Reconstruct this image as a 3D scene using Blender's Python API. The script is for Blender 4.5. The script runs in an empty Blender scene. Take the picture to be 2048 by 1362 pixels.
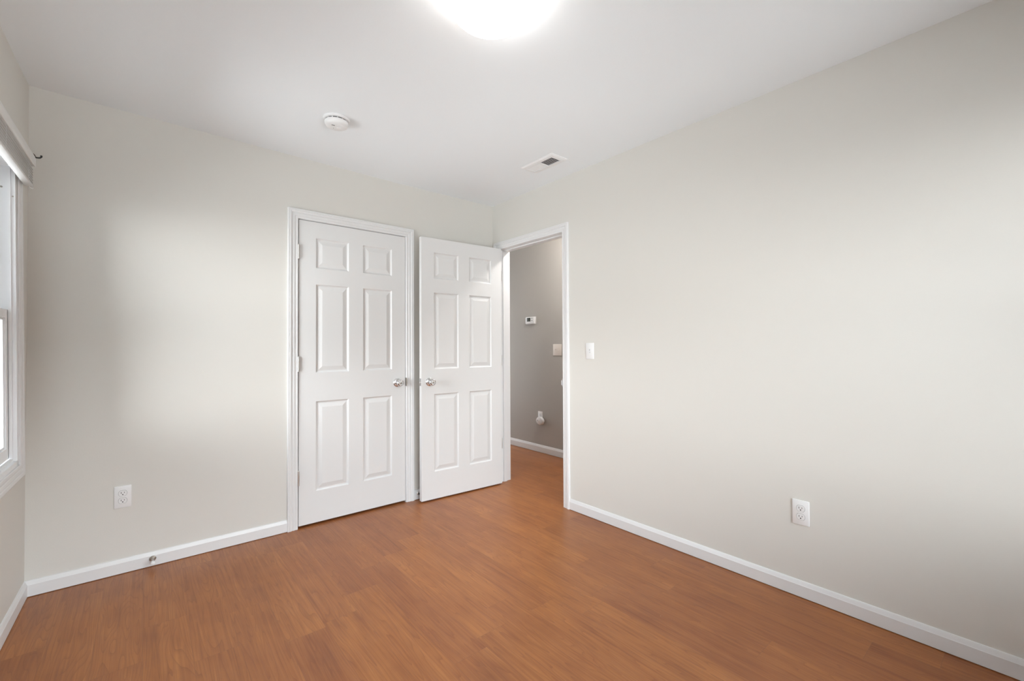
import bpy, bmesh, math, random
from math import sin, cos, pi, radians
from mathutils import Vector, Matrix

S = bpy.context.scene
COL = S.collection

# ------------------------------------------------------------------ camera
F_PX = 877.92
YAW, PITCH, ROLL = 0.69575, 0.013187, -0.00472
CAM = Vector((-2.39297, -3.13012, 1.19327))
fw = Vector((sin(YAW) * cos(PITCH), cos(YAW) * cos(PITCH), sin(PITCH)))
rt = Vector((cos(YAW), -sin(YAW), 0))
up = rt.cross(fw)
rr = cos(ROLL) * rt + sin(ROLL) * up
uu = -sin(ROLL) * rt + cos(ROLL) * up
cd = bpy.data.cameras.new('camera')
cd.sensor_width = 36.0
cd.sensor_fit = 'HORIZONTAL'
cd.lens = F_PX / 2048 * 36.0
cd.clip_start = 0.02
cam = bpy.data.objects.new('camera', cd)
COL.objects.link(cam)
M = Matrix((rr, uu, -fw)).transposed().to_4x4()
M.translation = CAM
cam.matrix_world = M
S.camera = cam

# ------------------------------------------------------------------ view, world, lights
S.view_settings.view_transform = 'Standard'
S.view_settings.look = 'None'
S.view_settings.gamma = 1.0
S.view_settings.use_curve_mapping = False
S.view_settings.exposure = 0.08
S.cycles.use_denoising = True
S.cycles.max_bounces = 16
S.cycles.diffuse_bounces = 10
S.cycles.glossy_bounces = 6
S.cycles.transparent_max_bounces = 12
S.cycles.sample_clamp_indirect = 25.0

SKY_STRENGTH = 10.0
GROUND, HORIZON, ZENITH = 0.88, 2.75, 1.25
FILL_WINDOW = True  # window added behind the camera to brighten the whole room
GROUND_BOOST = 0.6
REAR_HORIZON = 0.25
HALL_FILL = 17.0
LAMP_STRENGTH = 10.0
HALL_WATTS = 32.0

w = bpy.data.worlds.new('overcast_daylight')
S.world = w
w.use_nodes = True
nt = w.node_tree
nt.nodes.clear()
wo = nt.nodes.new('ShaderNodeOutputWorld')
bg = nt.nodes.new('ShaderNodeBackground')
tc = nt.nodes.new('ShaderNodeTexCoord')
sp = nt.nodes.new('ShaderNodeSeparateXYZ')
rp = nt.nodes.new('ShaderNodeValToRGB')
mp = nt.nodes.new('ShaderNodeMapRange')
mp.inputs['From Min'].default_value = -1
mp.inputs['From Max'].default_value = 1
nt.links.new(tc.outputs['Generated'], sp.inputs[0])
nt.links.new(sp.outputs['Z'], mp.inputs['Value'])
nt.links.new(mp.outputs[0], rp.inputs[0])
els = rp.color_ramp.elements          # ground below, a bright hazy horizon, dimmer sky overhead
els[0].position = 0.0
els[0].color = (*[c * GROUND for c in (0.98, 1.0, 1.04)], 1)
els[1].position = 1.0
els[1].color = (*[c * ZENITH for c in (0.92, 1.0, 1.11)], 1)
for pos, c in ((0.42, [v * GROUND for v in (0.98, 1.0, 1.04)]), (0.475, [HORIZON * v for v in (0.99, 1.0, 1.03)]), (0.565, [HORIZON * v for v in (0.99, 1.0, 1.03)]), (0.68, [v * ZENITH for v in (0.93, 1.0, 1.10)])):
    e = els.new(pos)
    e.color = (*c, 1)
# the haze is brightest on the sun's side of the sky
hz = nt.nodes.new('ShaderNodeMapRange')
hz.interpolation_type = 'SMOOTHSTEP'
hz.inputs['From Min'].default_value = 0.55
hz.inputs['From Max'].default_value = 0.96
hz.inputs['To Min'].default_value = REAR_HORIZON
hz.inputs['To Max'].default_value = 1.0
dt = nt.nodes.new('ShaderNodeVectorMath')
dt.operation = 'DOT_PRODUCT'
dt.inputs[1].default_value = (-0.69, -0.72, 0.0)
nt.links.new(tc.outputs['Generated'], dt.inputs[0])
nt.links.new(dt.outputs['Value'], hz.inputs['Value'])
ab = nt.nodes.new('ShaderNodeMath')
ab.operation = 'ABSOLUTE'
nt.links.new(sp.outputs['Z'], ab.inputs[0])
wz = nt.nodes.new('ShaderNodeMapRange')
wz.inputs['From Min'].default_value = 0.14
wz.inputs['From Max'].default_value = 0.30
wz.inputs['To Min'].default_value = 0.0
wz.inputs['To Max'].default_value = 1.0
nt.links.new(ab.outputs[0], wz.inputs['Value'])
mm = nt.nodes.new('ShaderNodeMix')          # near the horizon: hz, higher and lower: 1
mm.data_type = 'FLOAT'
nt.links.new(wz.outputs[0], mm.inputs[0])
ax = nt.nodes.new('ShaderNodeMapRange')      # horizon dimmed toward the rear to weaken that window's light
ax.interpolation_type = 'SMOOTHSTEP'
ax.inputs['From Min'].default_value = -0.22
ax.inputs['From Max'].default_value = -0.55
ax.inputs['To Min'].default_value = 0.04
ax.inputs['To Max'].default_value = 1.0
nt.links.new(sp.outputs['X'], ax.inputs['Value'])
hx2 = nt.nodes.new('ShaderNodeMath')
hx2.operation = 'MULTIPLY'
nt.links.new(hz.outputs[0], hx2.inputs[0])
nt.links.new(ax.outputs[0], hx2.inputs[1])
nt.links.new(hx2.outputs[0], mm.inputs[2])
gn = nt.nodes.new('ShaderNodeMath')          # ground glow added on the window side to lift the ceiling
gn.operation = 'LESS_THAN'
gn.inputs[1].default_value = 0.0
nt.links.new(sp.outputs['Z'], gn.inputs[0])
ga = nt.nodes.new('ShaderNodeMath')
ga.operation = 'MULTIPLY_ADD'
ga.inputs[1].default_value = GROUND_BOOST
ga.inputs[2].default_value = -0.2
nt.links.new(ax.outputs[0], ga.inputs[0])
gb = nt.nodes.new('ShaderNodeMath')
gb.operation = 'MULTIPLY_ADD'
gb.inputs[2].default_value = 1.0
nt.links.new(ga.outputs[0], gb.inputs[0])
nt.links.new(gn.outputs[0], gb.inputs[1])
nt.links.new(gb.outputs[0], mm.inputs[3])
sc_ = nt.nodes.new('ShaderNodeMath')
sc_.operation = 'MULTIPLY'
sc_.inputs[1].default_value = SKY_STRENGTH
nt.links.new(mm.outputs[0], sc_.inputs[0])
nt.links.new(sc_.outputs[0], bg.inputs['Strength'])
nt.links.new(rp.outputs[0], bg.inputs['Color'])
nt.links.new(bg.outputs[0], wo.inputs['Surface'])

# ------------------------------------------------------------------ room measures (metres; back wall y=0, right wall x=0)
XL = -2.834          # left wall
YR = -3.78           # rear wall, behind the camera
WT = 0.115           # wall thickness
HT = 2.62            # tops of the walls, above the ceiling
HX = 1.0242          # far hall wall
DTOP = 2.045         # door head
CL, CR = -1.6188, -0.8519      # closet opening
EY0, EY1 = -0.090, -0.8608     # entry opening along y
WY0, WY1 = -0.205, -1.08       # window opening along y
WZ0, WZ1 = 0.675, 2.02
RX0, RX1 = -2.55, -0.14         # added fill window, its opening along x
RZ0, RZ1 = 0.45, 2.08


def ceil_z(x, y):
    t = [(-3.1, 2.475), (-2.834, 2.4725), (-2.58, 2.468), (-2.154, 2.463), (-1.579, 2.456), (-0.895, 2.447), (0.0, 2.450), (1.3, 2.452)]
    z = t[-1][1]
    for (a, za), (b, zb) in zip(t, t[1:]):
        if a <= x <= b:
            z = za + (zb - za) * (x - a) / (b - a)
            break
    k = min(1.0, max(0.0, -y / 1.4))
    z = z * (1 - k) + 2.460 * k
    return z


# ------------------------------------------------------------------ materials
def mat(name, color, rough=0.5, metal=0.0, spec=0.5, bump=None, emit=None, trans=None):
    m = bpy.data.materials.new(name)
    m.use_nodes = True
    n = m.node_tree
    b = n.nodes['Principled BSDF']
    b.inputs['Base Color'].default_value = (*color, 1)
    b.inputs['Roughness'].default_value = rough
    b.inputs['Metallic'].default_value = metal
    b.inputs['Specular IOR Level'].default_value = spec
    if emit:
        b.inputs['Emission Color'].default_value = (*emit[0], 1)
        b.inputs['Emission Strength'].default_value = emit[1]
    # a faint procedural unevenness on every surface
    sc, st = bump or (60.0, 0.01)
    t = n.nodes.new('ShaderNodeTexCoord')
    nz = n.nodes.new('ShaderNodeTexNoise')
    nz.inputs['Scale'].default_value = sc
    nz.inputs['Detail'].default_value = 3
    bp = n.nodes.new('ShaderNodeBump')
    bp.inputs['Strength'].default_value = st
    bp.inputs['Distance'].default_value = 0.002
    n.links.new(t.outputs['Object'], nz.inputs['Vector'])
    n.links.new(nz.outputs['Fac'], bp.inputs['Height'])
    n.links.new(bp.outputs['Normal'], b.inputs['Normal'])
    return m


M_WALL = mat('greige_wall_paint', (0.668, 0.652, 0.612), 0.55, spec=0.3, bump=(180, 0.10))
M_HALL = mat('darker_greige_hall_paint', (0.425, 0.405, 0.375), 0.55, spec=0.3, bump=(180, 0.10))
M_CEIL = mat('flat_white_ceiling_paint', (0.82, 0.85, 0.87), 0.9, spec=0.1, bump=(140, 0.10))
M_TRIM = mat('white_gloss_trim_paint', (0.73, 0.73, 0.73), 0.35, spec=0.5)
M_DOOR = mat('white_door_paint', (0.72, 0.72, 0.715), 0.42, spec=0.45, bump=(90, 0.03))
M_PLATE = mat('white_plastic', (0.79, 0.79, 0.79), 0.35)
M_ALMOND = mat('almond_plastic', (0.74, 0.68, 0.62), 0.4)
M_BLIND = mat('white_vinyl_blind', (0.70, 0.70, 0.685), 0.5)
M_VINYL = mat('white_vinyl_window', (0.82, 0.83, 0.84), 0.4)
M_CHROME = mat('satin_chrome', (0.70, 0.70, 0.71), 0.16, metal=1.0)
M_NICKEL = mat('aged_nickel', (0.50, 0.46, 0.42), 0.30, metal=1.0)
M_HINGE = mat('satin_nickel_hinge', (0.62, 0.60, 0.57), 0.35, metal=1.0)
M_BLACK = mat('black_metal', (0.015, 0.014, 0.013), 0.4)
M_DARK = mat('dark_slot', (0.02, 0.02, 0.02), 0.7)
M_DUCT = mat('duct_shade_black', (0.035, 0.032, 0.03), 0.8)
M_LCD = mat('grey_green_lcd', (0.055, 0.06, 0.05), 0.25)
M_GREY = mat('grey_print', (0.30, 0.30, 0.30), 0.6)
M_SHADOW_GREY = mat('toggle_slot_shade', (0.52, 0.52, 0.52), 0.5)  # shade of the switch's toggle slot, put into the grey
M_RUBBER = mat('white_rubber', (0.80, 0.80, 0.80), 0.5)
M_CLOSET = mat('closet_wall_paint', (0.30, 0.29, 0.27), 0.8)
M_LAMP = mat('frosted_lamp_glass', (0.9, 0.9, 0.9), 0.4, emit=((1.0, 0.98, 0.955), LAMP_STRENGTH))
M_SPACK = mat('floor_scuff', (0.30, 0.22, 0.18), 0.7)

M_GLASS = bpy.data.materials.new('window_glass')
M_GLASS.use_nodes = True
n = M_GLASS.node_tree
n.nodes.clear()
o_ = n.nodes.new('ShaderNodeOutputMaterial')
mx = n.nodes.new('ShaderNodeMixShader')
tr = n.nodes.new('ShaderNodeBsdfTransparent')
tr.inputs['Color'].default_value = (0.95, 0.97, 0.965, 1)
gl = n.nodes.new('ShaderNodeBsdfGlossy')
gl.inputs['Roughness'].default_value = 0.02
fr = n.nodes.new('ShaderNodeFresnel')
fr.inputs['IOR'].default_value = 1.5
n.links.new(fr.outputs[0], mx.inputs[0])
n.links.new(tr.outputs[0], mx.inputs[1])
n.links.new(gl.outputs[0], mx.inputs[2])
n.links.new(mx.outputs[0], o_.inputs['Surface'])


def floor_material():
    m = bpy.data.materials.new('cherry_laminate_planks')
    m.use_nodes = True
    n = m.node_tree
    L = n.links.new
    b = n.nodes['Principled BSDF']

    def math_(op, a, c=None, d=None):
        k = n.nodes.new('ShaderNodeMath')
        k.operation = op
        for i, v in enumerate((a, c, d)):
            if v is None:
                continue
            if isinstance(v, (int, float)):
                k.inputs[i].default_value = v
            else:
                L(v, k.inputs[i])
        return k.outputs[0]

    def comb(x, y, z):
        k = n.nodes.new('ShaderNodeCombineXYZ')
        for i, v in enumerate((x, y, z)):
            if isinstance(v, (int, float)):
                k.inputs[i].default_value = v
            else:
                L(v, k.inputs[i])
        return k.outputs[0]

    def noise(vec, scale, detail=2.0, rough=0.5, dist=0.0):
        k = n.nodes.new('ShaderNodeTexNoise')
        k.inputs['Scale'].default_value = scale
        k.inputs['Detail'].default_value = detail
        k.inputs['Roughness'].default_value = rough
        k.inputs['Distortion'].default_value = dist
        L(vec, k.inputs['Vector'])
        return k.outputs['Fac']

    def white(vec):
        k = n.nodes.new('ShaderNodeTexWhiteNoise')
        k.noise_dimensions = '3D'
        L(vec, k.inputs['Vector'])
        return k.outputs['Value']

    def mix(f, a, c, blend='MIX'):
        k = n.nodes.new('ShaderNodeMix')
        k.data_type = 'RGBA'
        k.blend_type = blend
        for sock, v in ((k.inputs[0], f), (k.inputs[6], a), (k.inputs[7], c)):
            if isinstance(v, (int, float)):
                sock.default_value = v
            elif isinstance(v, tuple):
                sock.default_value = (*v, 1)
            else:
                L(v, sock)
        return k.outputs[2]

    def ramp(f, stops):
        k = n.nodes.new('ShaderNodeValToRGB')
        e = k.color_ramp.elements
        while len(e) < len(stops):
            e.new(0.5)
        for i, (p, c) in enumerate(stops):
            e[i].position = p
            e[i].color = (*c, 1)
        L(f, k.inputs[0])
        return k.outputs[0]

    t = n.nodes.new('ShaderNodeTexCoord')
    s = n.nodes.new('ShaderNodeSeparateXYZ')
    L(t.outputs['Object'], s.inputs[0])
    x, y = s.outputs['X'], s.outputs['Y']
    BW, BL = 0.15, 0.92
    xs = math_('DIVIDE', math_('ADD', x, 2.246 + 15 * BW), BW)
    row = math_('FLOOR', xs)
    fx = math_('FRACT', xs)
    off = math_('MULTIPLY', white(comb(row, 3.7, 0.0)), 5.0)
    ys = math_('ADD', math_('DIVIDE', math_('ADD', y, 20.0), BL), off)
    colm = math_('FLOOR', ys)
    fy = math_('FRACT', ys)
    r1 = white(comb(row, colm, 0.3))
    r2 = white(comb(row, colm, 7.9))
    # board-local coordinates with a random shift per board
    gx = math_('ADD', x, math_('MULTIPLY', r1, 31.0))
    gy = math_('ADD', y, math_('MULTIPLY', r2, 47.0))
    # cathedral figure: contour lines of a noise stretched along the board
    field = noise(comb(math_('MULTIPLY', gx, 9.0), math_('MULTIPLY', gy, 0.68), r1), 1.0, 2.2, 0.55, 0.25)
    lines = math_('FRACT', math_('MULTIPLY', field, 26.0))
    line = math_('POWER', lines, 5.0)
    fine = noise(comb(math_('MULTIPLY', gx, 120.0), math_('MULTIPLY', gy, 3.5), 0.0), 1.0, 3.0, 0.6)
    fibre = noise(comb(math_('MULTIPLY', gx, 95.0), math_('MULTIPLY', gy, 2.2), 2.0), 1.0, 3.0, 0.65, 0.5)
    streak = noise(comb(math_('MULTIPLY', gx, 24.0), math_('MULTIPLY', gy, 1.0), 4.0), 1.0, 3.0, 0.6, 0.5)
    cloud = noise(comb(math_('MULTIPLY', gx, 7.0), math_('MULTIPLY', gy, 4.0), 9.0), 1.0, 3.0, 0.55)
    base = ramp(math_('ADD', math_('ADD', math_('MULTIPLY', streak, 0.34), math_('MULTIPLY', cloud, 0.30)), math_('MULTIPLY', fibre, 0.36)), [
        (0.34, (0.205, 0.064, 0.019)), (0.46, (0.292, 0.101, 0.029)), (0.56, (0.345, 0.127, 0.037)), (0.68, (0.412, 0.168, 0.052))])
    tint = mix(r2, (0.90, 0.87, 0.90), (1.08, 1.10, 1.02))
    c = mix(1.0, base, tint, 'MULTIPLY')
    c = mix(math_('MULTIPLY', line, 0.55), c, (0.20, 0.062, 0.020))
    c = mix(math_('MULTIPLY', math_('GREATER_THAN', fine, 0.57), 0.20), c, (0.22, 0.08, 0.04))
    # seams
    ex = math_('MINIMUM', fx, math_('SUBTRACT', 1.0, fx))
    ey = math_('MINIMUM', fy, math_('SUBTRACT', 1.0, fy))
    seam = math_('MAXIMUM', math_('LESS_THAN', ex, 0.0045), math_('LESS_THAN', ey, 0.0009))
    c = mix(math_('MULTIPLY', seam, 0.45), c, (0.17, 0.07, 0.035))
    # a few pale specks of grit and wear
    v = n.nodes.new('ShaderNodeTexVoronoi')
    v.inputs['Scale'].default_value = 3.2
    L(t.outputs['Object'], v.inputs['Vector'])
    speck = math_('LESS_THAN', v.outputs['Distance'], 0.0075)
    c = mix(math_('MULTIPLY', speck, 0.7), c, (0.62, 0.45, 0.34))
    L(c, b.inputs['Base Color'])
    wear = noise(t.outputs['Object'], 2.2, 3.0, 0.6)
    rgh = math_('ADD', math_('MULTIPLY', wear, 0.18), 0.30)
    L(rgh, b.inputs['Roughness'])
    b.inputs['Specular IOR Level'].default_value = 0.5
    bp = n.nodes.new('ShaderNodeBump')
    bp.inputs['Strength'].default_value = 0.12
    bp.inputs['Distance'].default_value = 0.001
    hgt = math_('SUBTRACT', fine, math_('MULTIPLY', seam, 1.5))
    L(hgt, bp.inputs['Height'])
    L(bp.outputs['Normal'], b.inputs['Normal'])
    return m


M_FLOOR = floor_material()


# ------------------------------------------------------------------ mesh helpers
class MB:
    """Collects geometry and links it as one mesh object."""

    def __init__(self):
        self.v, self.f, self.sm = [], [], []

    def add(self, verts, faces, smooth=False):
        o = len(self.v)
        self.v += [tuple(p) for p in verts]
        self.f += [tuple(i + o for i in f) for f in faces]
        self.sm += [smooth] * len(faces)
        return self

    def box(self, x0, x1, y0, y1, z0, z1, T=None):
        x0, x1 = min(x0, x1), max(x0, x1)
        y0, y1 = min(y0, y1), max(y0, y1)
        z0, z1 = min(z0, z1), max(z0, z1)
        p = [Vector(q) for q in ((x0, y0, z0), (x1, y0, z0), (x1, y1, z0), (x0, y1, z0), (x0, y0, z1), (x1, y0, z1), (x1, y1, z1), (x0, y1, z1))]
        if T:
            p = [T @ q for q in p]
        return self.add(p, [(3, 2, 1, 0), (4, 5, 6, 7), (0, 1, 5, 4), (1, 2, 6, 5), (2, 3, 7, 6), (3, 0, 4, 7)])

    def bbox(self, x0, x1, y0, y1, z0, z1, bev, seg=2, T=None):
        """box with rounded edges"""
        bm = bmesh.new()
        bmesh.ops.create_cube(bm, size=1)
        for q in bm.verts:
            q.co = Vector(((x0 + x1) / 2 + q.co.x * abs(x1 - x0), (y0 + y1) / 2 + q.co.y * abs(y1 - y0), (z0 + z1) / 2 + q.co.z * abs(z1 - z0)))
        bmesh.ops.bevel(bm, geom=bm.edges[:], offset=bev, segments=seg, profile=0.5, affect='EDGES', clamp_overlap=True)
        bm.verts.index_update()
        vs = [(T @ q.co) if T else q.co.copy() for q in bm.verts]
        fs = [[q.index for q in f.verts] for f in bm.faces]
        bm.free()
        return self.add(vs, fs, True)

    def lathe(self, prof, T, seg=40, sweep=None):
        """profile [(along axis z, radius)] turned about local z, then T"""
        vs, fs = [], []
        k = len(prof)
        for i in range(seg):
            a = 2 * pi * i / seg
            for h, r in prof:
                vs.append(T @ Vector((r * cos(a), r * sin(a), h)))
        for i in range(seg):
            j = (i + 1) % seg
            for q in range(k - 1):
                fs.append((i * k + q, j * k + q, j * k + q + 1, i * k + q + 1))
        for q, flip in ((0, True), (k - 1, False)):
            if prof[q][1] > 1e-6:
                ring = [i * k + q for i in range(seg)]
                fs.append(ring[::-1] if flip else ring)
        return self.add(vs, fs, True)

    def tube(self, pts, rad, seg=12):
        pts = [Vector(p) for p in pts]
        rads = rad if isinstance(rad, (list, tuple)) else [rad] * len(pts)
        vs, fs = [], []
        prev = None
        for i, p in enumerate(pts):
            d = (pts[min(i + 1, len(pts) - 1)] - pts[max(i - 1, 0)]).normalized()
            if prev is None:
                a = Vector((0, 0, 1)) if abs(d.z) < 0.9 else Vector((1, 0, 0))
                u_ = d.cross(a).normalized()
            else:
                u_ = (prev - d * prev.dot(d)).normalized()
            prev = u_
            v_ = d.cross(u_)
            for k in range(seg):
                t_ = 2 * pi * k / seg
                vs.append(p + rads[i] * (cos(t_) * u_ + sin(t_) * v_))
        for i in range(len(pts) - 1):
            for k in range(seg):
                j = (k + 1) % seg
                fs.append((i * seg + k, i * seg + j, (i + 1) * seg + j, (i + 1) * seg + k))
        fs.append(tuple(range(seg))[::-1])
        fs.append(tuple((len(pts) - 1) * seg + k for k in range(seg)))
        return self.add(vs, fs, True)

    def prism(self, outline, T, d0, d1):
        """2-D outline (a, b) extruded along the local third axis"""
        k = len(outline)
        vs = [T @ Vector((a, b, d0)) for a, b in outline] + [T @ Vector((a, b, d1)) for a, b in outline]
        fs = [tuple(range(k))[::-1], tuple(range(k, 2 * k))]
        fs += [(i, (i + 1) % k, k + (i + 1) % k, k + i) for i in range(k)]
        return self.add(vs, fs)

    def build(self, name, material, parent=None, smooth_angle=35):
        me = bpy.data.meshes.new(name)
        me.from_pydata(self.v, [], self.f)
        bm = bmesh.new()
        bm.from_mesh(me)
        bmesh.ops.recalc_face_normals(bm, faces=bm.faces[:])
        bm.to_mesh(me)
        bm.free()
        if any(self.sm):
            for p, s_ in zip(me.polygons, self.sm):
                p.use_smooth = s_
            try:
                me.set_sharp_from_angle(angle=radians(smooth_angle))
            except Exception:
                pass
        me.materials.append(material)
        ob = bpy.data.objects.new(name, me)
        COL.objects.link(ob)
        if parent is not None:
            ob.parent = parent
        return ob


def shift_origin(ob, loc):
    """move a top-level mesh's origin without moving it"""
    ob.data.transform(Matrix.Translation(-Vector(loc)))
    ob.location = loc
    return ob


def struct(ob, label=None, cat=None):
    ob['kind'] = 'structure'
    if label:
        ob['label'] = label
    if cat:
        ob['category'] = cat
    return ob


def empty(name, loc, rot=(0, 0, 0)):
    e = bpy.data.objects.new(name, None)
    e.empty_display_size = 0.05
    e.location = loc
    e.rotation_euler = rot
    COL.objects.link(e)
    return e


def thing(name, label, cat, loc, rot=(0, 0, 0), group=None):
    e = empty(name, loc, rot)
    e['label'] = label
    e['category'] = cat
    if group:
        e['group'] = group
    return e


AX_Z = Matrix.Identity(4)
AX_NEG_Y = Matrix.Rotation(radians(90), 4, 'X')     # local +z -> world -y
AX_DOWN = Matrix.Rotation(radians(180), 4, 'X')     # local +z -> world -z


# ------------------------------------------------------------------ shell
fl = MB().box(-3.1, 1.25, -4.0, 2.7, -0.06, 0.0).build('floor', M_FLOOR)
struct(fl, 'reddish cherry wood laminate floor', 'floor')

cb = MB()
xs = [-3.08, -2.834, -2.58, -2.36, -2.154, -1.86, -1.579, -1.22, -0.895, -0.45, 0.0, 0.3, 0.7, 1.2]
ys = [-3.95, -3.2, -2.4, -1.6, -1.1, -0.75, -0.5, -0.25, 0.0, 0.2, 1.4, 2.65]
vs = [(x, y, ceil_z(x, y)) for y in ys for x in xs]
nx = len(xs)
fs = [(j * nx + i, j * nx + i + 1, (j + 1) * nx + i + 1, (j + 1) * nx + i) for j in range(len(ys) - 1) for i in range(nx - 1)]
cb.add(vs, fs, True)
cb.box(-3.08, 1.2, -3.95, 2.65, 2.56, 2.66)
ce = cb.build('ceiling', M_CEIL)
struct(ce, 'flat white ceiling', 'ceiling')

J = 0.018   # jamb board thickness
wb = MB()
wb.box(XL - 0.14, CL - J, 0, WT, 0, HT)
wb.box(CR + J, WT, 0, WT, 0, HT)
wb.box(CL - J, CR + J, 0, WT, DTOP + J, HT)
struct(wb.build('wall_back', M_WALL), 'greige painted wall with the closet door in it', 'wall')
wr = MB()
wr.box(0, WT, YR - WT, EY1 - J, 0, HT)
wr.box(0, WT, EY0 + J, 0, 0, HT)
wr.box(0, WT, EY1 - J, EY0 + J, DTOP + J, HT)
struct(wr.build('wall_right', M_WALL), 'greige painted wall with the open doorway in it', 'wall')
wl = MB()
LT = 0.14
wl.box(XL - LT, XL, YR - WT, WY1, 0, HT)
wl.box(XL - LT, XL, WY0, 0, 0, HT)
wl.box(XL - LT, XL, WY1, WY0, WZ1, HT)
wl.box(XL - LT, XL, WY1, WY0, 0, WZ0)
struct(wl.build('wall_left', M_WALL), 'greige painted wall with the window in it', 'wall')
wq = MB()
if FILL_WINDOW:
    wq.box(XL - 0.16, RX0, YR - WT, YR, 0, HT)
    wq.box(RX1, 0, YR - WT, YR, 0, HT)
    wq.box(RX0, RX1, YR - WT, YR, 0, RZ0)
    wq.box(RX0, RX1, YR - WT, YR, RZ1, HT)
else:
    wq.box(XL - 0.16, 0, YR - WT, YR, 0, HT)
struct(wq.build('wall_rear', M_WALL), 'greige painted wall behind the viewer', 'wall')
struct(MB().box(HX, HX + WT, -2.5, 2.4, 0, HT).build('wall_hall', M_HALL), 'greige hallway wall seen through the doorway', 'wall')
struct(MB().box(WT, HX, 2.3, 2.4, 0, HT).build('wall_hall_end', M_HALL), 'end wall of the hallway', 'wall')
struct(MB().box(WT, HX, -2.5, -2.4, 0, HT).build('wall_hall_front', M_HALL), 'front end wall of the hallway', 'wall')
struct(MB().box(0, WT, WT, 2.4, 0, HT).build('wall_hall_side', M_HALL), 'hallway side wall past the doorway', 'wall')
wc = MB()
wc.box(-2.0, -0.45, 0.72, 0.78, 0, HT)
wc.box(-2.06, -2.0, WT, 0.78, 0, HT)
wc.box(-0.45, -0.39, WT, 0.78, 0, HT)
struct(wc.build('wall_closet', M_CLOSET), 'dark closet walls behind the closed door', 'wall')

# ------------------------------------------------------------------ trim: casings, jambs, baseboards
CASING = [(0, 0), (0, .0075), (.0025, .0095), (.011, .0100), (.013, .0085), (.017, .0085), (.0195, .0110), (.030, .0125),
          (.033, .0105), (.037, .0105), (.0395, .0145), (.049, .0170), (.0525, .0150), (.056, .0165), (.0615, .0165), (.064, .0135), (.064, 0)]


def casing_u(name, place, l, r, top, z0=0.0, scale=1.0):
    """three-sided mitred casing; place(a, z, t): a along the wall, t off the wall"""
    m = MB()
    k = len(CASING)
    rows = []
    for s_, t_ in CASING:
        s_ *= scale
        rows.append([place(l - s_, z0, t_), place(l - s_, top + s_, t_), place(r + s_, top + s_, t_), place(r + s_, z0, t_)])
    vs = [p for row in rows for p in row]
    fs = [(i * 4 + j, i * 4 + j + 1, (i + 1) * 4 + j + 1, (i + 1) * 4 + j) for i in range(k - 1) for j in range(3)]
    fs += [tuple(i * 4 for i in range(k)), tuple(i * 4 + 3 for i in range(k))]
    m.add(vs, fs)
    return m.build(name, M_TRIM)


def casing_ring(place, l, r, z0, z1, prof):
    m = MB()
    k = len(prof)
    vs = []
    for s_, t_ in prof:
        vs += [place(l - s_, z0 - s_, t_), place(l - s_, z1 + s_, t_), place(r + s_, z1 + s_, t_), place(r + s_, z0 - s_, t_)]
    fs = [(i * 4 + j, i * 4 + (j + 1) % 4, (i + 1) * 4 + (j + 1) % 4, (i + 1) * 4 + j) for i in range(k - 1) for j in range(4)]
    m.add(vs, fs)
    return m


G = 0.003
t1 = casing_u('trim_1', lambda a, z, t: (a, -t, z), CL - 0.002, CR + 0.004, DTOP + 0.001)
struct(t1, 'white ridged casing around the closed closet door', 'trim')
t2 = casing_u('trim_2', lambda a, z, t: (-t, -a, z), -(EY0 - 0.002), -(EY1 + 0.002) if False else -EY1, DTOP + 0.001, scale=0.97)
struct(t2, 'white casing around the open doorway on the bedroom side', 'trim')
t2b = casing_u('trim_3', lambda a, z, t: (WT + t, -a, z), -EY0, -EY1, DTOP + 0.001, scale=0.97)
struct(t2b, 'white casing around the open doorway on the hallway side', 'trim')
# closet jamb with stop
jb = MB()
jb.box(CL - J, CL - 0.0005, 0, WT, 0, DTOP)
jb.box(CR + 0.0005, CR + J, 0, WT, 0, DTOP)
jb.box(CL - J, CR + J, 0, WT, DTOP, DTOP + J)
jb.box(CL - 0.0005, CL + 0.010, 0.045, 0.075, 0, DTOP)
jb.box(CR - 0.010, CR + 0.0005, 0.045, 0.075, 0, DTOP)
jb.box(CL + 0.010, CR - 0.010, 0.045, 0.075, DTOP - 0.010, DTOP)
jamb_c = struct(jb.build('trim_4', M_TRIM), 'white jamb of the closet opening', 'trim')
sp_ = MB().box(CR + 0.0002, CR + 0.0045, -0.0190, -0.0005, 0.893, 0.955)
sp_.box(CR + 0.0045, CR + 0.0075, -0.0200, -0.0110, 0.905, 0.943)
sp_.build('strike_plate', M_NICKEL, jamb_c)
# entry jamb with stop
je = MB()
je.box(0, WT, EY0, EY0 + J, 0, DTOP)
je.box(0, WT, EY1 - J, EY1, 0, DTOP)
je.box(0, WT, EY1 - J, EY0 + J, DTOP, DTOP + J)
je.box(0.040, 0.075, EY0 - 0.010, EY0, 0, DTOP)
je.box(0.040, 0.075, EY1, EY1 + 0.010, 0, DTOP)
je.box(0.040, 0.075, EY1 + 0.010, EY0 - 0.010, DTOP - 0.010, DTOP)
jamb_e = struct(je.build('trim_5', M_TRIM), 'white jamb lining the open doorway', 'trim')
sp2 = MB().box(-0.012, 0.030, EY1, EY1 + 0.0015, 0.893, 0.950)
sp2.box(-0.020, -0.010, EY1 - 0.001, EY1 + 0.0045, 0.905, 0.938)
sp2.build('strike_plate', M_CHROME, jamb_e)

BASE = [(0, 0.003), (.0125, 0.003), (.0125, .057), (.0110, .0600), (.0105, .0615), (.0070, .0720), (.0050, .0765), (.0, .0775)]


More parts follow.
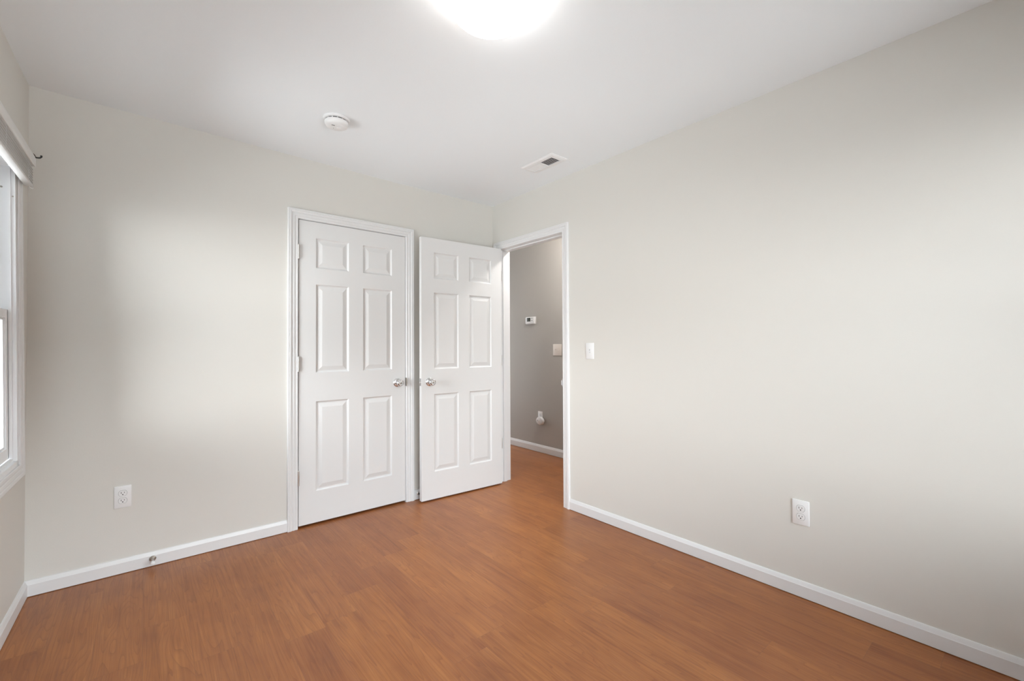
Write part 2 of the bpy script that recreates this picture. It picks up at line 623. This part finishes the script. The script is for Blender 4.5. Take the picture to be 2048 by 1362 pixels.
def baseboard(name, place, a0, a1, label, k=1.0):
    m = MB()
    q = len(BASE)
    vs = [place(a0, t, z * k) for t, z in BASE] + [place(a1, t, z * k) for t, z in BASE]
    fs = [(i, (i + 1) % q, q + (i + 1) % q, q + i) for i in range(q)] + [tuple(range(q)), tuple(range(q, 2 * q))]
    m.add(vs, fs)
    return struct(m.build(name, M_TRIM), label, 'baseboard')


baseboard('baseboard_back', lambda a, t, z: (a, -t, z), XL, CL - 0.066, 'white baseboard under the wall beside the closet door')
baseboard('baseboard_corner', lambda a, t, z: (a, -t, z), CR + 0.068, 0, 'short white baseboard behind the open door')
baseboard('baseboard_right', lambda a, t, z: (-t, a, z), YR, EY1 - 0.0622, 'long white baseboard under the wall right of the doorway')
baseboard('baseboard_left', lambda a, t, z: (XL + t, a, z), YR, -0.0128, 'white baseboard under the window wall')
baseboard('baseboard_hall', lambda a, t, z: (HX - t, a, z), -2.4, 2.3, 'white baseboard in the hallway', 1.1)
baseboard('baseboard_rear', lambda a, t, z: (a, YR + t, z), XL + .0126, -.0126, 'white baseboard behind the viewer')


# ------------------------------------------------------------------ doors
PROF = [(0, 0), (.0022, .0012), (.0045, .0050), (.0090, .0085), (.0150, .0090), (.0190, .0080), (.0410, .0022), (.0440, .0018)]
PX = [(.107, .330), (.432, .655)]
PZ = [(.210, .813), (1.006, 1.605), (1.714, 1.919)]


def door_slab(w_, h_, t_):
    """six-panel moulded slab; x 0..w, front face at y=0 looking to -y, back at y=t"""
    m = MB()
    px = [(a * w_ / .762, b * w_ / .762) for a, b in PX]
    xs = sorted({0.0, w_} | {q for p in px for q in p})
    zs = sorted({0.0, h_} | {q for p in PZ for q in p})
    for side in (0, 1):
        Y = (lambda d: d) if side == 0 else (lambda d: t_ - d)
        for i in range(len(xs) - 1):
            for j in range(len(zs) - 1):
                a, b, c, d = xs[i], xs[i + 1], zs[j], zs[j + 1]
                if (a, b) in px and (c, d) in PZ:
                    vs = []
                    for o, dep in PROF:
                        vs += [(a + o, Y(dep), c + o), (b - o, Y(dep), c + o), (b - o, Y(dep), d - o), (a + o, Y(dep), d - o)]
                    fs = [(q * 4 + e, q * 4 + (e + 1) % 4, q * 4 + 4 + (e + 1) % 4, q * 4 + 4 + e) for q in range(len(PROF) - 1) for e in range(4)]
                    z_ = (len(PROF) - 1) * 4
                    fs.append((z_, z_ + 1, z_ + 2, z_ + 3))
                    m.add(vs, fs)
                else:
                    m.add([(a, Y(0), c), (b, Y(0), c), (b, Y(0), d), (a, Y(0), d)], [(0, 1, 2, 3)])
    for a, b in zip(xs, xs[1:]):
        m.add([(a, 0, 0), (b, 0, 0), (b, t_, 0), (a, t_, 0)], [(0, 1, 2, 3)])
        m.add([(a, 0, h_), (b, 0, h_), (b, t_, h_), (a, t_, h_)], [(0, 1, 2, 3)])
    for c, d in zip(zs, zs[1:]):
        m.add([(0, 0, c), (0, t_, c), (0, t_, d), (0, 0, d)], [(0, 1, 2, 3)])
        m.add([(w_, 0, c), (w_, t_, c), (w_, t_, d), (w_, 0, d)], [(0, 1, 2, 3)])
    # weld the grid so that shading and normals are clean
    bm = bmesh.new()
    bv = [bm.verts.new(p) for p in m.v]
    for f in m.f:
        bm.faces.new([bv[i] for i in f])
    bmesh.ops.remove_doubles(bm, verts=bm.verts[:], dist=1e-5)
    bm.verts.index_update()
    r = MB().add([v.co[:] for v in bm.verts], [[v.index for v in f.verts] for f in bm.faces])
    bm.free()
    return r


def door_knob(parent, x, z, flip=False, t_=0.035):
    T = Matrix.Translation((x, 0, z)) @ AX_NEG_Y
    if flip:
        T = Matrix.Translation((x, t_, z)) @ Matrix.Rotation(radians(-90), 4, 'X')
    k = MB().lathe([(.0295, .0105), (.033, .0150), (.037, .0205), (.043, .0250), (.049, .0265), (.056, .0262), (.061, .0240), (.0645, .0205),
                    (.0655, .0185), (.0640, .0165), (.0640, .0001)], T, 40).build('knob', M_CHROME, parent)
    MB().lathe([(0, .0325), (.0035, .0330), (.0065, .0315), (.0095, .0270), (.0115, .0200), (.0130, .0135), (.018, .0112), (.0300, .0108)], T, 40).build('rosette', M_CHROME, parent)
    MB().lathe([(.0640, .0085), (.0668, .0080), (.0675, .0060), (.0675, .0001)], T, 24).build('lock_button', M_NICKEL, k)
    return k


def hinge(parent, mb):
    return mb.build('hinge', M_HINGE, parent)


SLAB_H = 2.0265
W1 = (CR - CL) - 0.0065
d1 = struct(empty('door_1', (CL + 0.0035, -0.001, 0.015)), 'closed white six-panel closet door with a round chrome knob', 'door')
door_slab(W1, SLAB_H, 0.035).build('door_panel', M_DOOR, d1)
door_knob(d1, W1 - 0.0655, 0.906)
for zc in (0.331, 1.081, 1.826):
    m = MB()
    for q in range(3):
        m.tube([(-.003, -.0068, zc - .015 - .0475 + q * .0318), (-.003, -.0068, zc - .015 - .0475 + q * .0318 + .0306)], .0062, 14)
    m.tube([(-.003, -.0068, zc - .015 + .0465), (-.003, -.0068, zc - .015 + .0515)], [.0045, .003], 12)
    m.box(-.0028, .0030, -.003, -.0002, zc - .015 - .0475, zc - .015 + .0475)
    hinge(d1, m)

W2 = 0.755
TH = -0.0488
HP = Vector((-0.0185, -0.1455, 0.012))          # camera-side face at the hinge edge
dirv = Vector((-cos(TH), -sin(TH), 0))
# local x runs from the free edge to the hinge edge, local -y faces the camera
ang = math.atan2(-dirv.y, -dirv.x)
org = HP + dirv * W2
d2 = struct(empty('door_2', org, (0, 0, ang)), 'white six-panel bedroom door standing open in front of the corner', 'door')
door_slab(W2, 2.029, 0.035).build('door_panel', M_DOOR, d2)
door_knob(d2, 0.0665, 0.909)
door_knob(d2, 0.0665, 0.909, True)
lp = MB().box(-.0012, .0002, .006, .030, 0.909 - .0285, 0.909 + .0285)
lt = lp.build('latch_plate', M_CHROME, d2)
lb = MB()
lb.prism([(.010, -.008), (.026, -.008), (.026, .008), (.010, .008)], Matrix(((0, 0, 1, 0), (1, 0, 0, 0), (0, 1, 0, .909), (0, 0, 0, 1))), -.011, -.001)
lb.build('latch_bolt', M_CHROME, lt)
for zc in (0.343, 1.060, 1.793):
    m = MB()
    m.box(W2, W2 + .0022, .0005, .030, zc - .044, zc + .044)
    m.tube([(W2 + .0045, .0385, zc - .0445), (W2 + .0045, .0385, zc + .0445)], .0062, 14)
    m.box(W2 + .0012, W2 + .0042, -.0006, .036, zc - .044, zc + .044)
    hinge(d2, m)

# ------------------------------------------------------------------ windows (local: +x into the room, y along the wall, z=0 at the opening's foot)
WC = [(0, -.014), (0, .007), (.003, .009), (.014, .0095), (.017, .0080), (.021, .0080), (.024, .0100), (.036, .0108), (.040, .0095), (.044, .0120), (.056, .0130), (.060, .0110), (.062, -.014)]


def build_window(name, label, loc, rz, wd, ht, depth):
    win = struct(empty(name, loc, (0, 0, rz)), label, 'window')
    a, b = -wd / 2, wd / 2
    casing_ring(lambda p, z, t: (t, p, z), a, b, 0, ht, WC).build('casing', M_TRIM, win)
    m = MB()            # the vinyl frame lining the opening, with its tracks
    D = -depth + .01
    m.box(D, .001, b - .022, b, 0, ht)
    m.box(D, .001, a, a + .022, 0, ht)
    m.box(D, .001, a, b, 0, .022)
    m.box(D, .001, a, b, ht - .022, ht)
    for yy in (b - .030, a + .022):
        m.box(-.022, -.012, yy, yy + .008, .022, ht - .022)
        m.box(-.064, -.056, yy, yy + .008, .022, ht - .022)
        m.box(-.108, -.098, yy, yy + .008, .022, ht - .022)
    m.box(-.022, -.012, a + .03, b - .03, .022, .034)
    m.box(-.108, -.098, a + .03, b - .03, .022, .030)
    m.build('window_frame', M_VINYL, win)
    mid = ht / 2 - .003

    def sash(nm, x0, x1, z0, z1, rb, rtp):
        y0, y1 = a + .0225, b - .0225
        st, bd = .042, .010
        m = MB()
        m.box(x0, x1, y1 - st, y1, z0, z1)
        m.box(x0, x1, y0, y0 + st, z0, z1)
        m.box(x0, x1, y0 + st, y1 - st, z0, z0 + rb)
        m.box(x0, x1, y0 + st, y1 - st, z1 - rtp, z1)
        xm0, xm1 = x0 + .009, x1 - .006
        m.box(xm0, xm1, y1 - st - bd, y1 - st, z0 + rb, z1 - rtp)
        m.box(xm0, xm1, y0 + st, y0 + st + bd, z0 + rb, z1 - rtp)
        m.box(xm0, xm1, y0 + st + bd, y1 - st - bd, z0 + rb, z0 + rb + bd)
        m.box(xm0, xm1, y0 + st + bd, y1 - st - bd, z1 - rtp - bd, z1 - rtp)
        s_ = m.build(nm, M_VINYL, win)
        xc = (x0 + x1) / 2
        MB().box(xc - .002, xc + .002, y0 + st + .002, y1 - st - .002, z0 + rb + .002, z1 - rtp - .002).build('glass_pane', M_GLASS, s_)

    sash('lower_sash', -.055, -.024, .035, mid + .02, .050, .036)
    sash('upper_sash', -.097, -.066, mid - .02, ht - .024, .036, .045)
    for zz, xx, r_ in ((ht - .115, -.040, .0042), (ht - .152, -.006, .003)):
        m = MB().lathe([(0, r_), (.0012, r_), (.0016, r_ * .6), (.0016, .0001)], Matrix.Translation((xx, b - .0222, zz)) @ AX_NEG_Y, 14)
        m.build('screw', M_NICKEL, win)
    portal = bpy.data.lights.new('daylight_portal', 'AREA')
    portal.shape = 'RECTANGLE'
    portal.size, portal.size_y = ht, wd
    portal.cycles.is_portal = True
    po = bpy.data.objects.new('daylight_portal', portal)
    po.matrix_world = Matrix.Translation(loc) @ Matrix.Rotation(rz, 4, 'Z') @ Matrix.Translation((-depth + .004, 0, ht / 2)) @ Matrix.Rotation(radians(-90), 4, 'Y')
    COL.objects.link(po)
    return win


build_window('window_1', 'white double-hung window in the wall beside the corner', (XL, (WY0 + WY1) / 2, WZ0), 0, WY0 - WY1, WZ1 - WZ0, LT)
if FILL_WINDOW:
    build_window('fill_window', 'unseen white double-hung window added behind the viewer for fill light', ((RX0 + RX1) / 2, YR, RZ0), pi / 2, RX1 - RX0, RZ1 - RZ0, WT)

# ------------------------------------------------------------------ mini blind, raised, over the window
BY0, BY1 = -0.152, -1.13
bl = thing('window_blind', 'white mini blind pulled all the way up over the window', 'blind', (XL + .012, (BY0 + BY1) / 2, 1.94))
bcy = (BY0 + BY1) / 2
bx = 0.0005


def bbx(m, x0, x1, y0, y1, z0, z1):
    return m.box(x0, x1, y0 - bcy, y1 - bcy, z0 - 1.94, z1 - 1.94)


m = MB()
m.bbox(bx, .0275, BY1 - bcy, BY0 - bcy, .001, .012, .003)
m.build('bottom_rail', M_BLIND, bl)
m = MB()
zz = 1.9525
k = 0
while zz < 2.030:
    cr = .0022
    vs, fs = [], []
    for e, yy in enumerate((BY1 + .003, BY0 - .001 - .0015 * (k % 3))):
        for q in range(7):
            u_ = q / 6
            vs.append((bx + .0015 + .0245 * u_ + (.0012 if k % 2 else 0), yy - bcy, zz - 1.94 + cr * 4 * u_ * (1 - u_)))
    n_ = 7
    vs += [(a, b, c + .0016) for a, b, c in vs]
    fs = [(q, q + 1, n_ + q + 1, n_ + q) for q in range(6)] + [(14 + q, 14 + n_ + q, 14 + n_ + q + 1, 14 + q + 1) for q in range(6)]
    fs += [(q, 14 + q, 14 + q + 1, q + 1) for q in range(6)] + [(n_ + q, n_ + q + 1, 14 + n_ + q + 1, 14 + n_ + q) for q in range(6)]
    fs += [(0, n_, 14 + n_, 14), (6, 14 + 6, 14 + n_ + 6, n_ + 6)]
    m.add(vs, fs)
    zz += .0060
    k += 1
m.build('slat_stack', M_BLIND, bl)
m = MB()
bbx(m, bx, .0265, BY1 + .004, BY0 - .004, 2.037, 2.040)
bbx(m, bx, .0020, BY1 + .004, BY0 - .004, 2.040, 2.072)
bbx(m, .0245, .0265, BY1 + .004, BY0 - .004, 2.040, 2.072)
m.bbox(bx, .0270, BY0 - .0045 - bcy, BY0 - .0025 - bcy, 2.036 - 1.94, 2.074 - 1.94, .0008)
m.build('headrail', M_BLIND, bl)
m = MB()      # clip-on valance with a small return at the end
pf = [(.0275, 2.040), (.0310, 2.041), (.0335, 2.046), (.0335, 2.078), (.0300, 2.090), (.0255, 2.094), (.0240, 2.092), (.0290, 2.086), (.0305, 2.077), (.0305, 2.048), (.0285, 2.043)]
T = Matrix(((1, 0, 0, 0), (0, 0, 1, 0), (0, 1, 0, 0), (0, 0, 0, 1)))
m.prism([(a, b - 1.94) for a, b in pf], T, BY1 - .006 - bcy, BY0 + .012 - bcy)
m.bbox(bx, .0300, BY0 + .0065 - bcy, BY0 + .0085 - bcy, 2.046 - 1.94, 2.088 - 1.94, .0008)
m.build('valance', M_BLIND, bl)
for yy in (BY0 - .10, (BY0 + BY1) / 2, BY1 + .10):
    m = MB()
    for q in (bx + .0008, .0278):
        m.tube([(q, yy - bcy, .004), (q, yy - bcy, .098)], .0008, 6)
    m.build('ladder_cord', M_BLIND, bl)
m = MB().tube([(.016, BY0 - .012 - bcy, .001), (.020, BY0 - .004 - bcy, -.004), (.0245, BY0 + .002 - bcy, -.006), (.027, BY0 + .004 - bcy, -.001)], .0012, 8)
m.build('end_cap_clip', M_PLATE, bl)

# ------------------------------------------------------------------ black curtain bracket
bk = thing('curtain_rod_bracket', 'small black metal curtain rod hook sticking out past the blind', 'bracket', (XL, -0.095, 2.105))
MB().bbox(0, .003, -.008, .008, -.022, .022, .001).build('wall_plate', M_BLACK, bk)
MB().tube([(.002, 0, -.008), (.030, 0, -.0065), (.044, 0, -.0055), (.052, 0, -.004), (.0565, 0, .001), (.0565, 0, .008)], [.0035, .0032, .0032, .0036, .0036, .0042], 10).build('hook_arm', M_BLACK, bk)
MB().tube([(.024, 0, .012), (.030, .001, .010), (.034, 0, .005), (.038, 0, -.004)], [.0018, .0022, .002, .0022], 8).build('set_screw', M_BLACK, bk)

# ------------------------------------------------------------------ ceiling light
LX, LY = -1.457, -1.901
lz = ceil_z(LX, LY)
cl = thing('ceiling_light', 'lit round white dome light on the ceiling', 'ceiling light', (LX, LY, lz))
MB().lathe([(0, .150), (.004, .158), (.022, .160), (.026, .154), (.026, .02)], AX_DOWN, 56).build('base_pan', M_PLATE, cl)
prof = [(.0265, .1575)]
for i in range(0, 13):
    a = i / 12 * pi / 2
    prof.append((.030 + .098 * sin(a), max(.0002, .158 * cos(a))))
MB().lathe(prof, AX_DOWN, 56).build('glass_shade', M_LAMP, cl)

hl = bpy.data.lights.new('hall_lamp', 'POINT')
hl.energy = HALL_WATTS
hl.color = (1.0, 0.96, 0.92)
hl.shadow_soft_size = 0.05
ho = bpy.data.objects.new('hall_lamp', hl)
ho.location = (0.54, -0.50, 2.38)
COL.objects.link(ho)

# unseen panel light added at the hallway's far end to even out its wall
hd = bpy.data.lights.new('hall_fill', 'AREA')
hd.shape = 'RECTANGLE'
hd.size, hd.size_y = 0.8, 1.9
hd.energy = HALL_FILL
hd.color = (0.96, 1.0, 1.06)
hdo = bpy.data.objects.new('hall_fill', hd)
hdo.location = (0.57, 2.27, 1.1)
hdo.rotation_euler = (radians(-90), 0, 0)
COL.objects.link(hdo)

# ------------------------------------------------------------------ smoke detector
SX, SY = -1.585, -0.652
sd = thing('smoke_detector', 'round white smoke detector on the ceiling', 'smoke detector', (SX, SY, ceil_z(SX, SY)))
MB().lathe([(-.004, .069), (.003, .0705), (.009, .0695), (.012, .066), (.012, .02)], AX_DOWN, 48).build('base_plate', M_PLATE, sd)
MB().lathe([(.012, .056), (.0185, .056)], AX_DOWN, 48).build('vent_slot', M_DARK, sd)
m = MB().lathe([(.0175, .02), (.0175, .0610), (.020, .0625), (.031, .0610), (.039, .0565), (.043, .049), (.044, .030), (.0445, .0001)], AX_DOWN, 48)
hs = m.build('housing', M_PLATE, sd)
m = MB()
for i in range(14):
    a = 2 * pi * i / 14
    T = Matrix.Rotation(a, 4, 'Z')
    MB().box(.0555, .0620, -.0016, .0016, -.0178, -.0118, T).build('vent_rib', M_PLATE, sd)
fa = math.atan2(CAM.y - SY, CAM.x - SX)
m = MB().lathe([(.0435, .011), (.0460, .0105), (.0466, .009), (.0466, .0001)], Matrix.Translation((.012, .004, 0)) @ AX_DOWN, 24)
m.build('test_button', M_PLATE, hs)
MB().bbox(-.030, -.013, -.016, -.007, -.0452, -.0440, .0004).build('warning_print', M_GREY, hs)
MB().lathe([(.0440, .0022), (.0458, .0018), (.0460, .0001)], Matrix.Translation((-.010, .020, 0)) @ AX_DOWN, 12).build('indicator_light', M_GREY, hs)

# ------------------------------------------------------------------ ceiling vent
VX0, VX1, VY0, VY1 = -0.360, -0.206, -1.110, -0.800
vz = ceil_z(-.283, -.955)
vt = thing('ceiling_vent', 'white rectangular air vent with louvers on the ceiling', 'vent', (-.283, -.955, vz))
ox0, ox1, oy0, oy1 = -.042, .042, -.119, .137
hx_, hy_ = .077, .155
m = MB()
fl_ = [(-hx_, -hy_, hx_, hy_, 0.002), (-hx_, -hy_, hx_, hy_, -.0015), (-hx_ + .012, -hy_ + .012, hx_ - .012, hy_ - .012, -.0070),
       (ox0 - .006, oy0 - .006, ox1 + .006, oy1 + .006, -.0085), (ox0, oy0, ox1, oy1, -.0085), (ox0, oy0, ox1, oy1, 0.000)]
vs = []
for a, b, c, d, z in fl_:
    vs += [(a, b, z), (c, b, z), (c, d, z), (a, d, z)]
m.add(vs, [(q * 4 + e, q * 4 + (e + 1) % 4, q * 4 + 4 + (e + 1) % 4, q * 4 + 4 + e) for q in range(len(fl_) - 1) for e in range(4)])
m.box(ox0, ox1, -.0025, .0045, -.0085, -.001)
m.build('vent_frame', M_PLATE, vt)
MB().box(ox0, ox1, oy0, oy1, -.0008, .001).build('duct_shade_plate', M_DUCT, vt)  # dark plate painted as the duct's shade; the ceiling has no hole
tilt = 24
for half, (a, b, sg) in enumerate(((oy0, -.0025, 1), (.0045, oy1, -1))):
    nn = 9 if half == 0 else 11
    for i in range(nn):
        yc = a + (b - a) * (i + .5) / nn
        T = Matrix.Translation((0, yc, -.0048)) @ Matrix.Rotation(radians(sg * tilt), 4, 'X')
        MB().box(ox0 + .0003, ox1 - .0003, -.0047, .0047, -.0004, .0004, T).build('louver', M_PLATE, vt)

# ------------------------------------------------------------------ wall plates (built facing -y in local space, z up)
RZ = {'back': 0.0, 'right': -pi / 2, 'hall': -pi / 2}      # local -y -> -y, or -> -x


def receptacle_outline(r=.0172, flat=.0138, n_=10):
    pts = []
    a0 = math.asin(flat / r)
    for i in range(n_ + 1):
        a = -a0 + 2 * a0 * i / n_
        pts.append((r * cos(a), r * sin(a)))
    for i in range(n_ + 1):
        a = pi - a0 + 2 * a0 * i / n_
        pts.append((r * cos(a), r * sin(a)))
    return pts


T_FRONT = Matrix(((1, 0, 0, 0), (0, 0, -1, 0), (0, 1, 0, 0), (0, 0, 0, 1)))      # (a, b, d) -> x=a, z=b, y=-d


def outlet(label, loc, rz):
    e = thing('wall_outlet', label, 'outlet', loc, (0, 0, rz))
    MB().bbox(-.035, .035, -.0062, .0012, -.0575, .0575, .0024).build('cover_plate', M_PLATE, e)
    for zc in (.0195, -.0195):
        T = T_FRONT.copy()
        T.translation = (0, 0, zc)
        rim = MB().prism(receptacle_outline(.0184, .0150), T, .0050, .00635).build('receptacle_rim', M_GREY, e)
        f_ = MB().prism(receptacle_outline(), T, .0050, .0078).build('receptacle', M_PLATE, e)
        MB().box(-.0074, -.0052, -.0081, -.0070, zc - .0012, zc + .0072).build('slot', M_DARK, f_)
        MB().box(.0052, .0072, -.0081, -.0070, zc + .0000, zc + .0066).build('slot', M_DARK, f_)
        MB().prism([(.0026 * cos(a), -.0068 + .0026 * sin(a)) for a in [pi + pi * i / 8 for i in range(9)]] + [(.0026, -.0044), (-.0026, -.0044)], T, .0070, .0081).build('ground_hole', M_DARK, f_)
    MB().lathe([(.0060, .0032), (.0068, .0030), (.0072, .0015), (.0072, .0001)], AX_NEG_Y, 14).build('screw', M_PLATE, e)
    return e


outlet('white duplex outlet between the window corner and the closet door', (-2.4815, 0, .4035), RZ['back'])
outlet('white duplex outlet low on the long bare wall past the light switch', (0, -2.3995, .3985), RZ['right'])


def switch(name, label, cat, loc, rz, w_, h_, toggles, material):
    e = thing(name, label, cat, loc, (0, 0, rz))
    MB().bbox(-w_ / 2, w_ / 2, -.0062, .0012, -h_ / 2, h_ / 2, .0024).build('cover_plate', material, e)
    for tx, upw in toggles:
        MB().box(tx - .0052, tx + .0052, -.0068, -.0055, -.0120, .0120).build('toggle_slot', M_SHADOW_GREY if material is M_PLATE else material, e)
        s_ = 1 if upw else -1
        T = T_FRONT.copy()
        T.translation = (tx - .0040, 0, 0)
        T = Matrix.Translation((tx, 0, 0)) @ Matrix(((0, 0, 1, 0), (-1, 0, 0, 0), (0, 1, 0, 0), (0, 0, 0, 1)))
        m = MB()
        m.prism([(.0050, -.0085), (.0050, .0085), (.0085, s_ * .0075 + .003), (.0165, s_ * .0120), (.0165, s_ * .0070), (.0085, s_ * .002 - .003)], T, -.0040, .0040)
        m.build('toggle', material, e)
        for zc in (.030, -.030):
            MB().lathe([(.0060, .0030), (.0068, .0028), (.0071, .0001)], Matrix.Translation((tx, 0, zc)) @ AX_NEG_Y, 12).build('screw', material, e)
    return e


switch('light_switch', 'single white light switch on the wall beside the doorway casing', 'light switch', (0, -1.1185, 1.158), RZ['right'], .068, .1125, [(0, False)], M_PLATE)
switch('light_switch', 'almond double light switch on the hallway wall', 'light switch', (HX, .195, 1.152), RZ['hall'], .127, .124, [(-.023, True), (.023, False)], M_ALMOND)

# thermostat
th = thing('thermostat', 'small white thermostat with grey screen on the hallway wall', 'thermostat', (HX, .612, 1.489), (0, 0, RZ['hall']))
MB().bbox(-.080, .080, -.006, .001, -.042, .042, .003).build('wall_plate', M_PLATE, th)
m = MB().bbox(-.077, .077, -.0270, -.006, -.0405, .0405, .011, 4)
bd = m.build('body', M_PLATE, th)
MB().bbox(-.048, .014, -.0284, -.0262, -.012, .031, .001).build('screen', M_LCD, bd)
for bx_, bz in ((.038, .024), (.038, -.002), (-.035, -.027), (-.005, -.027)):
    MB().bbox(bx_ - .008, bx_ + .008, -.0286, -.0262, bz - .005, bz + .005, .001).build('button', M_GREY if bz > -.02 else M_PLATE, bd)

# hallway outlet with a plug-in unit in its lower socket
outlet('white outlet on the hallway wall with a round plug-in unit in it', (HX, .4665, .402), RZ['hall'])
pg = thing('plug_in_unit', 'round white plug-in unit hanging in the hallway outlet', 'plug-in', (HX, .4420, .360), (0, 0, RZ['hall']))
m = MB()
TB = Matrix.Diagonal((1.08, 1, .86, 1)) @ AX_NEG_Y
m.lathe([(.0082, .030), (.012, .046), (.020, .0525), (.036, .0525), (.045, .047), (.049, .036), (.050, .0001)], TB, 40)
m.build('housing', M_PLATE, pg)
MB().bbox(-.030, -.022, -.0512, -.0470, -.002, .012, .001).build('status_light', M_GREY, pg)
MB().bbox(-.004, .010, -.0518, -.0480, -.014, .010, .002).build('test_button', M_ALMOND, pg)

# ------------------------------------------------------------------ door stops
ds = thing('door_stop', 'metal door stop with white tip on the baseboard below the outlet', 'door stop', (-2.357, -.0125, .0425))
MB().lathe([(0, .0150), (.003, .0155), (.006, .0140), (.009, .0095), (.012, .0070)], AX_NEG_Y, 28).build('flange', M_NICKEL, ds)
MB().lathe([(.010, .0062), (.050, .0050), (.058, .0050)], AX_NEG_Y, 20).build('rod', M_NICKEL, ds)
MB().lathe([(.056, .0070), (.058, .0092), (.068, .0095), (.073, .0085), (.0755, .0050), (.076, .0001)], AX_NEG_Y, 24).build('rubber_tip', M_RUBBER, ds)

ds2 = thing('door_stop', 'dark spring door stop on the baseboard behind the open door', 'door stop', (-.752, -.0125, .048))
MB().lathe([(0, .0100), (.003, .0105), (.007, .0080), (.009, .0055)], AX_NEG_Y, 20).build('flange', M_NICKEL, ds2)
pts = [(.0048 * cos(a), -.008 - .0028 * a / (2 * pi), .0048 * sin(a)) for a in [2 * pi * i / 12 for i in range(12 * 16 + 1)]]
MB().tube(pts, .0011, 6).build('spring', M_BLACK, ds2)
MB().lathe([(.052, .0058), (.054, .0075), (.063, .0075), (.066, .0060), (.0665, .0001)], AX_NEG_Y, 20).build('rubber_tip', M_RUBBER, ds2)

# ------------------------------------------------------------------ the window wall is not quite square to the back wall
bpy.context.view_layer.update()
TURN = Matrix.Translation((XL, 0, 0)) @ Matrix.Rotation(-0.0104, 4, 'Z') @ Matrix.Translation((-XL, 0, 0))
for nm in ('wall_left', 'baseboard_left', 'window_1', 'window_blind', 'curtain_rod_bracket', 'daylight_portal'):
    ob = bpy.data.objects[nm]
    ob.matrix_world = TURN @ ob.matrix_world
# and the window unit leans a little in its wall
ob = bpy.data.objects['window_1']
ob.matrix_world = ob.matrix_world @ Matrix.Translation((0, 0, 0.70)) @ Matrix.Rotation(-0.0125, 4, 'Y') @ Matrix.Translation((0.001, 0, -0.70))
